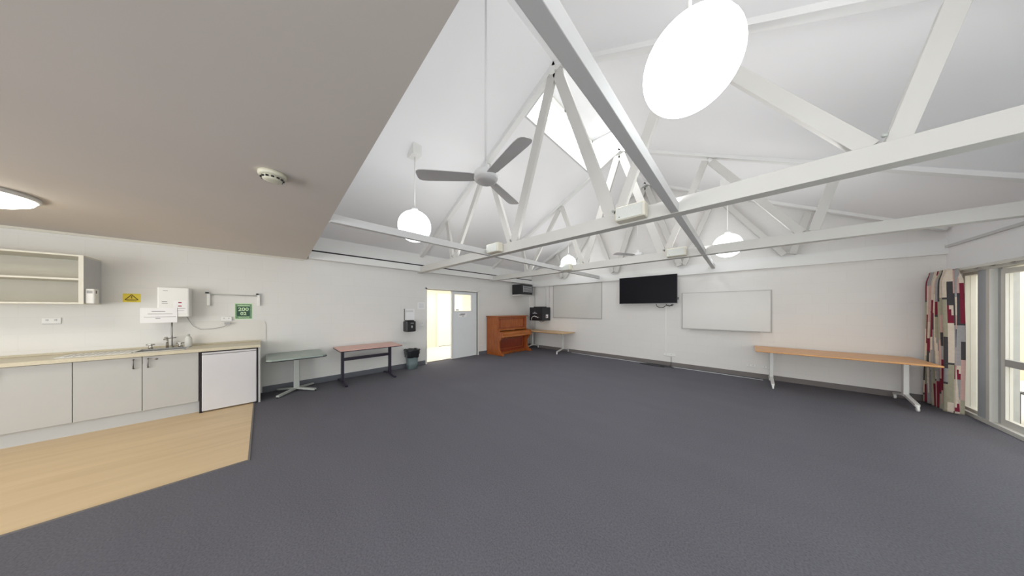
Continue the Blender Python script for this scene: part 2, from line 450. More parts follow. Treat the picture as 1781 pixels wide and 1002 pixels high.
# ------------------------------------------------------------------ box lights on the trusses
def box_light(x, y, label, mirrored=False):
    t = thing('box_light', (x, y, 2.54), label, 'light fitting', 'cream box lights on the roof trusses')
    MB().rbox(x - .15, x + .15, y - .13, y - .001, 2.465, 2.615, .02).build('housing', M['cream'], t)
    MB().box(x - .135, x + .125, y - .137, y - .1301, 2.475, 2.60).build('lens', M['creamlens'], t)
    MB().lathe([(.006, 0), (.006, -.004), (0, -.005)], (x - .10, y - .137, 2.50), 8, ax='y').build('screw', M['dsteel'], t)
    return t
box_light(-.86, 2.828, 'cream box light on the nearest truss, beside the long beam overhead')
box_light(-3.06, 2.828, 'cream box light on the nearest truss, below the ceiling fan')
box_light(-.86, 5.343, 'cream box light on the middle truss, above the television')
box_light(-3.18, 5.343, 'cream box light on the middle truss, in front of the farthest globe light')

# ------------------------------------------------------------------ globe pendants
def globe(x, y, z, label, R=.235):
    t = thing('pendant_light', (x, y, z), label, 'pendant light', 'white glass globe pendants')
    zr = roofz(x)
    prof = [(.0, -R)] + [(R * math.sin(a), -R * math.cos(a)) for a in [PI * k / 24 for k in range(1, 23)]] + [(.05, R * .98)]
    MB().lathe(prof, (x, y, z), 48).build('globe', M['lightball'], t)
    MB().lathe([(.055, R * .97), (.05, R + .035), (.02, R + .05)], (x, y, z), 24).build('cap', M['wplastic'], t)
    MB().tube([(x, y, z + R + .04), (x, y, zr - .02)], .009, 8).build('rod', M['wplastic'], t)
    MB().box(x - .11, x + .11, y - .07, y + .07, zr - .11, zr + .05).build('ceiling_box', M['wplastic'], t, .006)
    return t
globe(-.21, 1.68, 2.88, 'large white globe light nearest the camera, high on the right')
globe(-3.80, 1.70, 2.83, 'white globe light hanging beyond the ceiling fan blade, near the kitchen ceiling edge', .25)
globe(-.20, 6.50, 2.78, 'white globe light hanging near the back wall above the right whiteboard')
globe(-3.95, 6.70, 2.95, 'small looking white globe light farthest away, above the left whiteboard')

# ------------------------------------------------------------------ ceiling fans
def fan(x, y, z, label, rot0):
    t = thing('ceiling_fan', (x, y, z), label, 'ceiling fan', 'three bladed ceiling fans')
    zr = min(roofz(x), 5.5)
    if OY0 < y < OY1: zr = LZ1
    MB().tube([(x, y, z + .1), (x, y, zr)], .011, 10).build('rod', M['fanrim'], t)
    MB().lathe([(.0, .13), (.035, .125), (.04, .07), (.05, .055), (.115, .045), (.125, .02), (.125, -.02), (.112, -.035)], (x, y, z), 36).build('motor', M['fanrim'], t)
    MB().lathe([(.112, -.030), (.112, -.040), (.085, -.055), (.04, -.064), (0, -.067)], (x, y, z), 36).build('hub_cover', M['fan'], t)
    for k in range(3):
        a = math.radians(rot0 + 120 * k); ca, sa = math.cos(a), math.sin(a)
        vs = []; fs = []
        st = [(.115, .050), (.16, .058), (.30, .066), (.5, .074), (.62, .078), (.67, .074), (.695, .060), (.706, .034)]
        for (q, hw) in st:
            for side in (-1, 1):
                for dz in (-.003, .003):
                    zz = z - .004 + side * hw * .18 + dz
                    vs.append((x + q * ca - side * hw * sa, y + q * sa + side * hw * ca, zz))
        n = len(st)
        for j in range(n - 1):
            b0, b1 = j * 4, (j + 1) * 4
            fs += [(b0, b0 + 2, b1 + 2, b1), (b0 + 1, b1 + 1, b1 + 3, b0 + 3), (b0, b1, b1 + 1, b0 + 1), (b0 + 2, b0 + 3, b1 + 3, b1 + 2)]
        fs += [(0, 1, 3, 2), ((n - 1) * 4, (n - 1) * 4 + 2, (n - 1) * 4 + 3, (n - 1) * 4 + 1)]
        MB().add(vs, fs).build('blade', M['fan'], t)
    return t
fan(-1.93, 1.62, 2.88, 'white ceiling fan nearest the camera, hanging on a long rod from the roof', -132)
fan(-1.90, 6.60, 2.87, 'small looking ceiling fan far away above the television', -120)

# ------------------------------------------------------------------ kitchen
SD = thing('smoke_detector', (-2.42, .05, HZ), 'cream round smoke detector on the flat kitchen ceiling', 'smoke detector')
MB().lathe([(.075, 0), (.075, -.022), (.060, -.03)], (-2.42, .05, HZ - .001), 32).build('base', M['detector'], SD)
MB().lathe([(.056, -.028), (.052, -.05), (.03, -.056), (0, -.057)], (-2.42, .05, HZ - .001), 32).build('chamber', M['detector'], SD)
v = MB()
for k in range(12):
    a = 2 * PI * k / 12
    v.box(-2.42 + .055 * math.cos(a) - .008, -2.42 + .055 * math.cos(a) + .008, .05 + .055 * math.sin(a) - .008, .05 + .055 * math.sin(a) + .008, HZ - .047, HZ - .038)
v.build('vent_slots', M['black'], SD)

OY = thing('ceiling_light', (-4.46, -1.70, HZ), 'round glowing oyster light on the flat kitchen ceiling', 'ceiling light')
MB().lathe([(.34, 0), (.34, -.03), (.325, -.035)], (-4.46, -1.70, HZ - .001), 48).build('rim', M['wplastic'], OY)
MB().lathe([(.325, -.03), (.31, -.06), (.25, -.09), (.12, -.11), (0, -.115)], (-4.46, -1.70, HZ - .001), 48).build('diffuser', M['oyster'], OY)

# base cabinets
def base_cabinet(y0, y1, label, handles, lock=None):
    t = thing('base_cabinet', ((XL - 5.62) / 2, (y0 + y1) / 2, 0), label, 'kitchen cabinet', 'white kitchen base cabinets')
    MB().box(XL + .01, -5.64, y0 + .002, y1 - .002, .17, .77 if lock is not None else .885).build('carcass', M['cab'], t)
    MB().box(XL + .01, -5.70, y0, y1, .006, .17).build('plinth', M['plinth'], t)
    ym = (y0 + y1) / 2
    for i, (a, b) in enumerate(((y0, ym), (ym, y1))):
        d = MB().box(-5.64, -5.622, a + .0025, b - .0025, .175, .878).build('door', M['cab'], t, .002)
        hy = b - .06 if i == 0 else a + .045
        h = MB().tube([(-5.621, hy, .735), (-5.60, hy, .735), (-5.598, hy, .75), (-5.598, hy, .835), (-5.60, hy, .85), (-5.621, hy, .85)], .006, 8)
        h.build('handle', M['dsteel'], d)
        if lock == i:
            MB().lathe([(.011, 0), (.011, .006), (0, .007)], (-5.622, a + .105, .835), 16, ax='x').build('lock', M['dsteel'], d)
    return t
base_cabinet(-1.53, -.63, 'two door white base cabinet under the sink with dark bar handles', 1, lock=1)
base_cabinet(-2.43, -1.53, 'two door white base cabinet at the left edge of the picture', 1)
base_cabinet(-3.33, -2.43, 'white base cabinet farthest left along the kitchen wall', 1)

# worktop with sink cutout region
WT = thing('worktop', (-5.87, -1.7, .89), 'long cream laminate kitchen worktop with an end panel beside the fridge', 'worktop')
sy0, sy1, sx0, sx1 = -1.16, -.76, -6.02, -5.70
wt = MB()
wt.box(XL + .001, -5.56, -3.4, sy0, .888, .93); wt.box(XL + .001, -5.56, sy1, -.02, .888, .93)
wt.box(XL + .001, sx0, sy0, sy1, .888, .93); wt.box(sx1, -5.56, sy0, sy1, .888, .93)
wt.build('slab', M['bench'], WT)
MB().box(XL + .001, -5.60, -.045, -.022, .0, .887).build('end_panel', M['cab'], WT)
MB().box(XL + .001, XL + .012, -3.4, -.02, .931, .955).build('upstand', M['bench'], WT)
# splash panel with rounded upper corner
pp = [(-.93, .957), (.045, .957)] + [(.045 - .09 + .09 * math.cos(a), 1.215 + .09 * math.sin(a)) for a in [k * PI / 2 / 6 for k in range(7)]] + [(-.93, 1.305)]
sp = MB().prism(pp, 'x', XL + .0005, XL + .012).build('splash_panel', M['splash'], None)
tag(sp, 'off white splash panel with a rounded corner on the wall above the fridge', 'splash panel')

SK = thing('sink', (-5.86, -1.2, .93), 'stainless steel sink with drainer set in the cream worktop', 'sink')
bs = MB()
bs.box(sx0 - .012, sx1 + .012, sy0 - .012, sy0 + .003, .930, .935); bs.box(sx0 - .012, sx1 + .012, sy1 - .003, sy1 + .012, .930, .935)
bs.box(sx0 - .10, sx0 + .003, sy0 - .012, sy1 + .012, .930, .935); bs.box(sx1 - .003, sx1 + .012, sy0 - .012, sy1 + .012, .930, .935)
bs.build('rim', M['steel'], SK)
bb = MB()
bb.box(sx0, sx0 + .004, sy0, sy1, .78, .932); bb.box(sx1 - .004, sx1, sy0, sy1, .78, .932); bb.box(sx0, sx1, sy0, sy0 + .004, .78, .932); bb.box(sx0, sx1, sy1 - .004, sy1, .78, .932)
bb.box(sx0, sx1, sy0, sy1, .775, .78)
bb.build('basin', M['steel'], SK)
dr = MB().box(sx0 - .10, sx1 + .012, -1.66, sy0 - .0125, .930, .934)
for k in range(9):
    dr.box(sx0 + .02, sx1 - .02, -1.62 + k * .048, -1.605 + k * .048, .934, .938)
dr.build('drainer', M['steel'], SK)

TP = thing('sink_mixer', (-6.06, -.97, .935), 'chrome tap set with tall spout between two taps behind the sink', 'tap')
MB().tube([(-6.08, -.965, .936), (-6.08, -.965, 1.03), (-6.075, -.965, 1.065), (-6.05, -.965, 1.085), (-6.0, -.968, 1.085), (-5.96, -.97, 1.06)], [.014, .012, .011, .011, .010, .010], 12).build('spout', M['steel'], TP)
for yy in (-1.10, -.85):
    b_ = MB().tube([(-6.07, yy, .936), (-6.07, yy, .985)], [.022, .015], 12)
    b_.tube([(-6.07, yy - .035, .992), (-6.07, yy + .035, .992)], .009, 8); b_.tube([(-6.105, yy, .992), (-6.035, yy, .992)], .009, 8)
    b_.build('tap_handle', M['steel'], TP)

# boiling water unit + pipe
BO = thing('water_heater', (-6.07, -.89, 1.38), 'white wall mounted boiling water unit above the sink', 'water heater')
MB().rbox(XL + .001, -5.955, -1.03, -.755, 1.385, 1.81, .015).build('casing', M['wplastic'], BO)
st = MB().box(-5.9545, -5.9535, -.895, -.775, 1.44, 1.62).build('sticker', M['paper'], BO)
for (za, zb) in ((1.585, 1.60), (1.535, 1.55)): MB().box(-5.9532, -5.9525, -.852, -.822, za, zb).build('red_mark', M['red'], BO)
for (a, b, z, h) in ((-.88, -.79, 1.505, .004), (-.87, -.80, 1.475, .003), (-.99, -.945, 1.60, .008), (-.99, -.94, 1.578, .005), (-.98, -.94, 1.76, .005)):
    MB().box(-5.9532, -5.9525, a, b, z, z + h).build('printed_line', M['inkgrey'], BO)
MB().tube([(-6.10, -.925, 1.384), (-6.10, -.93, 1.2), (-6.10, -.925, .95), (-6.10, -.91, .931)], .008, 8).tube([(-6.10, -.96, 1.065), (-6.10, -.89, 1.075)], .006, 8).build('pipe', M['dsteel'], BO)

NT = thing('paper_notice', (-5.94, -1.01, 1.3), 'white paper notice taped over the lower left of the water unit', 'notice')
MB().box(-5.948, -5.9465, -1.16, -.86, 1.305, 1.515).build('sheet', M['paper'], NT)
l_ = MB()
for (a, b, z, h) in ((-1.07, -.96, 1.463, .008), (-1.10, -.90, 1.428, .005), (-1.13, -.87, 1.385, .005), (-1.04, -1.0, 1.365, .007)):
    l_.box(-5.9464, -5.9458, a, b, z, z + h)
l_.build('printed_lines', M['inkgrey'], NT)

YS_ = thing('warning_sign', (-6.17, -1.265, 1.59), 'yellow sticker with a warning triangle on the kitchen wall', 'sign')
MB().rbox(XL + .0005, XL + .004, -1.335, -1.20, 1.595, 1.715, .002).build('plate', M['yellow'], YS_)
tr = MB()
A, B, C = (-1.268, 1.700), (-1.318, 1.628), (-1.218, 1.628)
for p, q in ((A, B), (B, C), (C, A)): tr.beam((XL + .0055, p[0], p[1]), (XL + .0055, q[0], q[1]), .002, .009, (0, q[1] - p[1] + .001, -(q[0] - p[0])))
tr.box(XL + .0045, XL + .0065, -1.272, -1.264, 1.652, 1.682).box(XL + .0045, XL + .0065, -1.272, -1.264, 1.640, 1.646)
tr.box(XL + .0045, XL + .0065, -1.305, -1.23, 1.608, 1.614)
tr.build('triangle', M['ink'], YS_)

GP = thing('green_poster', (XL, -.222, 1.32), 'small square green and black poster reading 200 02 above the fridge', 'poster')
MB().box(XL + .001, XL + .003, -.325, -.118, 1.322, 1.597).build('border', M['lime'], GP)
MB().box(XL + .0031, XL + .0045, -.315, -.128, 1.335, 1.583).build('picture', M['green'], GP)
MB().box(XL + .0046, XL + .0055, -.298, -.150, 1.375, 1.540).build('dark_panel', M['dgreen'], GP)
text('200', .082, (XL + .0062, -.224, 1.492), RX, M['lime'], GP, bold=True)
text('02', .072, (XL + .0062, -.224, 1.418), RX, M['lime'], GP, bold=True)
MB().box(XL + .0046, XL + .0055, -.28, -.16, 1.356, 1.366).build('printed_line', M['lime'], GP)
MB().box(XL + .0046, XL + .0055, -.29, -.15, 1.550, 1.563).build('printed_line', M['lime'], GP)

RL = thing('roll_holder', (-6.13, -.32, 1.55), 'wall mounted roll holder with a thin bar between two white brackets', 'roll holder')
for yy in (-.595, -.045):
    b_ = MB().rbox(XL + .001, XL + .045, yy - .018, yy + .018, 1.555, 1.745, .006).build('bracket', M['wplastic'], RL)
    MB().box(XL + .002, XL + .06, yy - .030, yy + .0, 1.746, 1.770).build('clip', M['black'], b_)
MB().tube([(XL + .035, -.575, 1.738), (XL + .035, -.065, 1.728)], .008, 8).build('bar', M['greyleg'], RL)

def outlet(name, c, w_, h_, face, label, group='white wall power points', sw=2):
    """face 'x': on the left wall; 'y': on the back wall"""
    t = thing(name, c, label, 'power point', group)
    x, y, z = c
    if face == 'x':
        MB().rbox(x, x + .010, y - w_ / 2, y + w_ / 2, z - h_ / 2, z + h_ / 2, .003).build('plate', M['wplastic'], t)
        for i in range(sw): MB().box(x + .0101, x + .014, y - w_ * .3 + i * w_ * .45, y - w_ * .3 + .015 + i * w_ * .45, z, z + .02).build('switch', M['cab_side'], t)
        MB().box(x, x + .012, y - w_ / 2, y + w_ / 2, z - h_ / 2 - .004, z - h_ / 2 - .0005).build('plate_shadow', M['inksoft'], t)  # strip painting the plate's shadow on the wall
    else:
        MB().box(x - w_ / 2, x + w_ / 2, y - .010, y, z - h_ / 2, z + h_ / 2).build('plate', M['wplastic'], t, .003)
        for i in range(sw): MB().box(x - w_ * .3 + i * w_ * .45, x - w_ * .3 + .015 + i * w_ * .45, y - .014, y - .0101, z, z + .02).build('switch', M['cab_side'], t)
        MB().box(x - w_ / 2, x + w_ / 2, y - .012, y, z - h_ / 2 - .004, z - h_ / 2 - .0005).build('plate_shadow', M['inksoft'], t)  # shadow below the plate, painted as a grey strip
    return t
outlet('power_point', (XL, -1.807, 1.353), .115, .07, 'x', 'white double power point below the open wall cabinet')
PO = outlet('power_point', (XL + .012, -.41, 1.335), .115, .07, 'x', 'white double power point beside the green poster')
cb = MB().tube([(XL + .05, -.40, 1.25), (XL + .045, -.44, 1.21), (XL + .035, -.55, 1.18), (XL + .03, -.68, 1.18), (XL + .03, -.74, 1.23), (XL + .03, -.78, 1.32), (XL + .04, -.80, 1.385)], .004, 8)
cb.box(XL + .03, XL + .07, -.43, -.37, 1.245, 1.28)
cb.build('power_cord', M['inksoft'], BO)

SO = thing('soap_bottle', (-6.05, -.78, .93), 'clear squeeze bottle standing at the back of the worktop', 'bottle')
MB().lathe([(.032, 0), (.036, .01), (.036, .12), (.02, .15), (.014, .16)], (-6.05, -.775, .931), 20).build('body', M['milky'], SO)
MB().lathe([(.016, .16), (.016, .185), (0, .187)], (-6.05, -.775, .931), 16).build('cap', M['greyleg'], SO)

# fridge
FR = thing('bar_fridge', (-5.87, -.335, 0), 'small white bar fridge under the end of the worktop', 'fridge')
MB().box(XL + .08, -5.645, -.60, -.062, .02, .865).build('body', M['fridge'], FR)
MB().rbox(-5.64, -5.585, -.602, -.062, .025, .835, .012).build('door', M['fridge'], FR)
MB().rbox(-5.64, -5.588, -.602, -.062, .842, .868, .008).build('top_trim', M['fridge'], FR)
MB().box(-5.86, -5.72, -.58, -.08, .0, .02).build('foot', M['black'], FR)
struct(MB().box(XL + .01, XL + .07, -.625, -.05, .0, .886).box(XL + .07, -5.60, -.625, -.607, .0, .886).box(XL + .07, -5.60, -.058, -.0455, .0, .886).box(XL + .07, -5.60, -.607, -.058, .872, .886).build('trim_10', M['gap']))  # dark lining paints the shade in the gap around the fridge

# open wall cabinet
OC = thing('wall_cabinet', (-5.95, -2.4, 1.56), 'open cream wall cabinet with one shelf, no doors, over the kitchen worktop', 'wall cabinet')
cx0, cx1, cy0, cy1, cz0, cz1 = XL + .001, -5.72, -3.3, -1.49, 1.56, 2.145
MB().box(cx0, cx0 + .012, cy0, cy1 - .018, cz0 + .018, cz1 - .018).build('back_panel', M['shelf'], OC)
MB().box(cx0, cx1, cy0, cy1, cz1 - .018, cz1).box(cx0, cx1, cy0, cy1, cz0, cz0 + .018).build('top_and_bottom', M['shelf_edge'], OC)
MB().box(cx0 + .012, cx1 - .005, cy0 + .018, cy1 - .018, 1.845, 1.865).build('shelf', M['shelf_edge'], OC)
MB().box(cx0, cx1, cy1 - .0181, cy1 + .001, cz0 + .0181, cz1 - .0181).build('side_panel', M['cab_side'], OC)
MB().box(cx1, cx1 + .003, cy1 - .03, cy1 + .001, cz0, cz1).box(cx0, cx1, cy0, cy0 + .018, cz0 + .0181, cz1 - .0181).build('front_edge', M['shelf_edge'], OC)
AF = thing('soap_dispenser', (-5.80, -1.46, 1.56), 'white dispenser on the end of the open wall cabinet', 'dispenser')
MB().rbox(-5.86, -5.74, -1.4885, -1.425, 1.565, 1.745, .015).build('body', M['wplastic'], AF)
MB().box(-5.79, -5.765, -1.4245, -1.423, 1.69, 1.725).build('sensor_window', M['inkgrey'], AF)
MB().box(-5.739, -5.737, -1.475, -1.44, 1.69, 1.725).build('front_mark', M['inksoft'], AF)

# ------------------------------------------------------------------ tables on the left
T = thing('cafe_table', (-5.78, .42, 0), 'square grey green cafe table on a single pedestal with cross feet beside the fridge', 'table')
c = .06
x0, x1, y0, y1 = -6.165, -5.32, .04, .80
poly = [(x0, y0 + c), (x0 + c, y0), (x1 - c, y0), (x1, y0 + c), (x1, y1 - c), (x1 - c, y1), (x0 + c, y1), (x0, y1 - c)]
MB().prism(poly, 'z', .668, .692).build('tabletop', M['greytop'], T)
poly2 = [(a + (.004 if a > -5.7 else -.004), b + (.004 if b > .42 else -.004)) for a, b in poly]
MB().prism(poly2, 'z', .655, .6675).build('edge_band', M['black'], T)
MB().rbox(-5.95, -5.87, .395, .475, .035, .655, .008).build('pedestal', M['greyleg'], T)
for (dx, dy) in ((.30, -.26), (.26, .24), (-.22, -.24), (-.22, .26)):
    p0 = Vector((-5.91, .435, .05)); p1 = Vector((-5.91 + dx, .435 + dy, .03))
    f_ = MB().beam(p0, p1, .045, .03).build('foot', M['greyleg'], T)
    MB().lathe([(.014, 0), (.02, .012), (.016, .02)], (p1.x, p1.y, 0), 12).build('glide', M['black'], f_)

T = thing('side_table', (-5.8, 1.56, 0), 'narrow pink wood topped table with black T legs against the wall', 'table')
MB().box(-6.13, -5.45, 1.02, 2.15, .690, .708).build('tabletop', M['pinktop'], T)
MB().box(-6.135, -5.445, 1.015, 2.155, .676, .6895).build('edge_band', M['darkmetal'], T)
for yy in (1.115, 2.01):
    MB().box(-5.83, -5.75, yy - .022, yy + .022, .05, .676).build('leg', M['darkmetal'], T)
    q = MB(); q.beam((-6.12, yy, .02), (-5.79, yy, .055), .045, .03); q.beam((-5.79, yy, .055), (-5.45, yy, .02), .045, .03)
    q.build('foot', M['darkmetal'], T)
MB().box(-5.81, -5.77, 1.137, 1.988, .45, .51).build('stretcher', M['darkmetal'], T)

# waste bin
BN = thing('waste_bin', (-5.96, 2.62, 0), 'grey green waste bin lined with a black bag by the doorway', 'waste bin')
bx, by = -5.97, 2.60
def sq(rx, ry, z, n=24, p=4):
    o_ = []
    for k in range(n):
        a = 2 * PI * k / n; ca, sa = math.cos(a), math.sin(a)
        o_.append((bx + rx * math.copysign(abs(ca) ** (2 / p), ca), by + ry * math.copysign(abs(sa) ** (2 / p), sa), z))
    return o_
def loft(rings):
    n = len(rings[0]); vs = sum(rings, []); fs = [list(range(n))[::-1]]
    for j in range(len(rings) - 1):
        for k in range(n):
            q_ = (k + 1) % n; fs.append((j * n + k, j * n + q_, (j + 1) * n + q_, (j + 1) * n + k))
    return MB().add(vs, fs, 0, True)
loft([sq(.10, .11, .002), sq(.115, .125, .28), sq(.13, .145, .43), sq(.125, .14, .43), sq(.105, .115, .1)]).build('body', M['bin'], BN)
rg = []
for j, (rad, z) in enumerate(((.122, .29), (.140, .31), (.138, .36), (.152, .40), (.150, .45), (.165, .475), (.150, .49), (.13, .47), (.11, .36), (.10, .2))):
    ring = sq(rad, rad + .012, z, 36)
    ring = [(bx + (p[0] - bx) * (1 + random.uniform(-.05, .05)), by + (p[1] - by) * (1 + random.uniform(-.05, .05)), p[2] + random.uniform(-.012, .012)) for p in ring]
    rg.append(ring)
bag = loft(rg); bag.f.pop(0); bag.mi.pop(0); bag.sm.pop(0)
bag.build('bin_bag', M['bag'], BN)

# towel dispenser, notices, switch
PD = thing('towel_dispenser', (-6.06, 2.6, .92), 'black paper towel dispenser on the wall above the waste bin', 'dispenser')
MB().rbox(XL + .001, -5.955, 2.46, 2.70, .93, 1.19, .03).build('housing', M['black'], PD)
MB().rbox(XL + .01, -5.98, 2.49, 2.67, 1.19, 1.215, .03).build('lid', M['black'], PD)
MB().lathe([(.02, 0), (.018, .006), (0, .007)], (-5.955, 2.595, 1.055), 16, ax='x', sy=1.7).build('lock_window', M['greyleg'], PD)
MB().box(-5.9545, -5.953, 2.56, 2.64, 1.135, 1.15).build('maker_mark', M['inksoft'], PD)
LF = thing('wall_notice', (XL, 2.6, 1.2), 'white leaflet in a dark edged holder above the towel dispenser', 'notice')
MB().box(XL + .001, XL + .004, 2.50, 2.76, 1.215, 1.50).build('sheet', M['paper'], LF)
MB().box(XL + .001, XL + .02, 2.485, 2.4995, 1.21, 1.505).build('edge', M['inkgrey'], LF)
l_ = MB()
for k in range(3): l_.box(XL + .0045, XL + .005, 2.53, 2.72, 1.455 - k * .018, 1.461 - k * .018)
l_.build('printed_lines', M['inksoft'], LF)
LF = thing('wall_notice', (XL, 2.9, 1.5), 'pale printed notice high on the wall beside the door', 'notice')
MB().box(XL + .001, XL + .003, 2.84, 3.04, 1.495, 1.675).build('sheet', M['paper'], LF)
l_ = MB()
for k in range(6): l_.box(XL + .0032, XL + .004, 2.87 + .01 * (k % 2), 3.01, 1.64 - k * .022, 1.646 - k * .022)
l_.build('printed_lines', M['inksoft'], LF)
LS = thing('light_switch', (XL, 2.965, 1.03), 'small white light switch on the wall beside the door opening', 'light switch')
MB().box(XL + .001, XL + .012, 2.93, 3.0, 1.035, 1.145).build('plate', M['wplastic'], LS, .003)
MB().box(XL + .0121, XL + .018, 2.955, 2.965, 1.10, 1.13).box(XL + .001, XL + .013, 2.93, 3.0, 1.029, 1.0345).build('rocker_and_shadow', M['inksoft'], LS)  # rocker, plus a strip painting the shadow under the plate
l_ = outlet('power_point', (XL, 2.50, .66), .10, .03, 'x', 'small low wall plate just behind the waste bin', 'white wall power points', 1)
l_ = outlet('power_point', (XL, 4.97, .30), .08, .05, 'x', 'small low wall plate between the door and the piano', 'white wall power points', 1)

# ------------------------------------------------------------------ door and hall behind
fr = MB()
fr.box(XL - .16, XL + .015, D0 - .04, D0, 0, DH + .04); fr.box(XL - .16, XL + .015, D1, D1 + .04, 0, DH + .04)
fr.box(XL - .16, XL + .015, D0 - .04, D1 + .04, DH, DH + .04)
struct(fr.build('trim_11', M['doorframe']))
dl = MB()
dy0, dy1 = 3.885, D1 - .002
g0, g1, gz0, gz1 = 3.99, 4.60, 1.44, 1.94
dl.box(XL - .075, XL - .035, dy0, dy1, .01, gz0); dl.box(XL - .075, XL - .035, dy0, dy1, gz1, DH - .01)
dl.box(XL - .075, XL - .035, dy0, g0, gz0, gz1); dl.box(XL - .075, XL - .035, g1, dy1, gz0, gz1)
DR = struct(dl.build('door_1', M['door']))
MB().box(XL - .058, XL - .054, g0, g1, gz0, gz1).build('pane', M['glass'], DR)
b_ = MB()
for (a0, a1, b0, b1) in ((g0 - .02, g1 + .02, gz0 - .02, gz0), (g0 - .02, g1 + .02, gz1, gz1 + .02), (g0 - .02, g0, gz0, gz1), (g1, g1 + .02, gz0, gz1)):
    b_.box(XL - .035, XL - .025, a0, a1, b0, b1)
b_.build('glazing_bead', M['doorframe'], DR)
MB().box(XL - .035, XL - .020, dy0, dy0 + .045, .01, DH - .01).build('door_edge_strip', M['doorframe'], DR)
DN = thing('door_notice', (XL - .03, 4.28, 1.26), 'small white printed notice stuck on the door below its window', 'notice')
MB().box(XL - .0345, XL - .0325, 4.13, 4.43, 1.25, 1.385).build('sheet', M['paper'], DN)
MB().box(XL - .0324, XL - .0318, 4.20, 4.38, 1.335, 1.355).box(XL - .0324, XL - .0318, 4.16, 4.35, 1.305, 1.325).box(XL - .0324, XL - .0318, 4.26, 4.32, 1.27, 1.28).build('printed_lines', M['inkgrey'], DN)
WN = thing('window_sticker', (XL - .05, 4.1, 1.45), 'small sticker in the lower corner of the door window', 'sticker')
MB().box(XL - .0535, XL - .053, 4.05, 4.16, 1.45, 1.49).build('sheet', M['paper'], WN)
MB().box(XL - .0529, XL - .0525, 4.06, 4.15, 1.462, 1.478).build('print', M['inkgrey'], WN)
# hall
HX = -8.75
struct(MB().box(HX - .1, XL - .15, 1.2, 7.6, -.10, .0).build('floor', M['hallfloor']))
struct(MB().box(HX - .1, XL - .15, 1.2, 7.6, 2.4, 2.5).build('ceiling', M['hall']))
struct(MB().box(HX - .1, HX, 1.2, 7.6, 0, 2.4).build('wall_hall_far', M['hall']))
struct(MB().box(HX, XL - .15, 7.5, 7.6, 0, 2.4).box(HX, XL - .15, 1.2, 1.3, 0, 2.4).build('wall_hall_end', M['hall']))
hd = MB().box(HX + .001, HX + .04, 4.86, 6.0, .01, 2.06)
H = struct(hd.build('door_2', M['wplastic']))
MB().box(HX + .001, HX + .05, 4.78, 4.86, 0, 2.12).box(HX + .001, HX + .05, 4.86, 6.0, 2.06, 2.12).build('door_frame', M['doorframe'], H)
MB().box(HX + .001, HX + .045, 4.86, 6.0, .0, .012).build('bottom_gap_shade', M['gap'], H)  # dark strip painted as the shaded gap under the door

# ------------------------------------------------------------------ piano
PX, PY0, PY1 = XL + .03, 5.20, 6.62
PN = thing('upright_piano', (-5.9, 5.9, 0), 'polished reddish brown upright piano against the left wall near the corner', 'piano')
pf = -5.62
MB().box(PX, pf, PY0, PY0 + .05, .0, 1.235).build('side_panel', M['piano'], PN, .004)
MB().box(PX, pf, PY1 - .05, PY1, .0, 1.235).build('side_panel', M['piano'], PN, .004)
MB().rbox(PX - .015, pf + .035, PY0 - .025, PY1 + .025, 1.236, 1.27, .012).build('lid', M['piano'], PN)
up = MB().box(PX, pf - .02, PY0 + .05, PY1 - .05, .80, 1.236).build('upper_panel', M['piano'], PN)
fm = MB()
a, b_, z0, z1 = PY0 + .11, PY1 - .11, .87, 1.18
for (q0, q1, r0, r1) in ((a, b_, z0, z0 + .025), (a, b_, z1 - .025, z1), (a, a + .025, z0, z1), (b_ - .025, b_, z0, z1)):
    fm.box(pf - .0199, pf - .005, q0, q1, r0, r1)
fm.build('panel_moulding', M['piano_d'], up)
# lower panel (recessed) and its moulding
lo = MB().box(PX, pf - .06, PY0 + .05, PY1 - .05, .09, .60).build('lower_panel', M['piano_d'], PN)
fm = MB()
a, b_, z0, z1 = PY0 + .14, PY1 - .14, .17, .53
for (q0, q1, r0, r1) in ((a, b_, z0, z0 + .02), (a, b_, z1 - .02, z1), (a, a + .02, z0, z1), (b_ - .02, b_, z0, z1)):
    fm.box(pf - .0599, pf - .048, q0, q1, r0, r1)
fm.build('panel_moulding', M['piano'], lo)
MB().box(PX, pf + .01, PY0 + .05, PY1 - .05, .01, .09).build('plinth', M['piano'], PN)
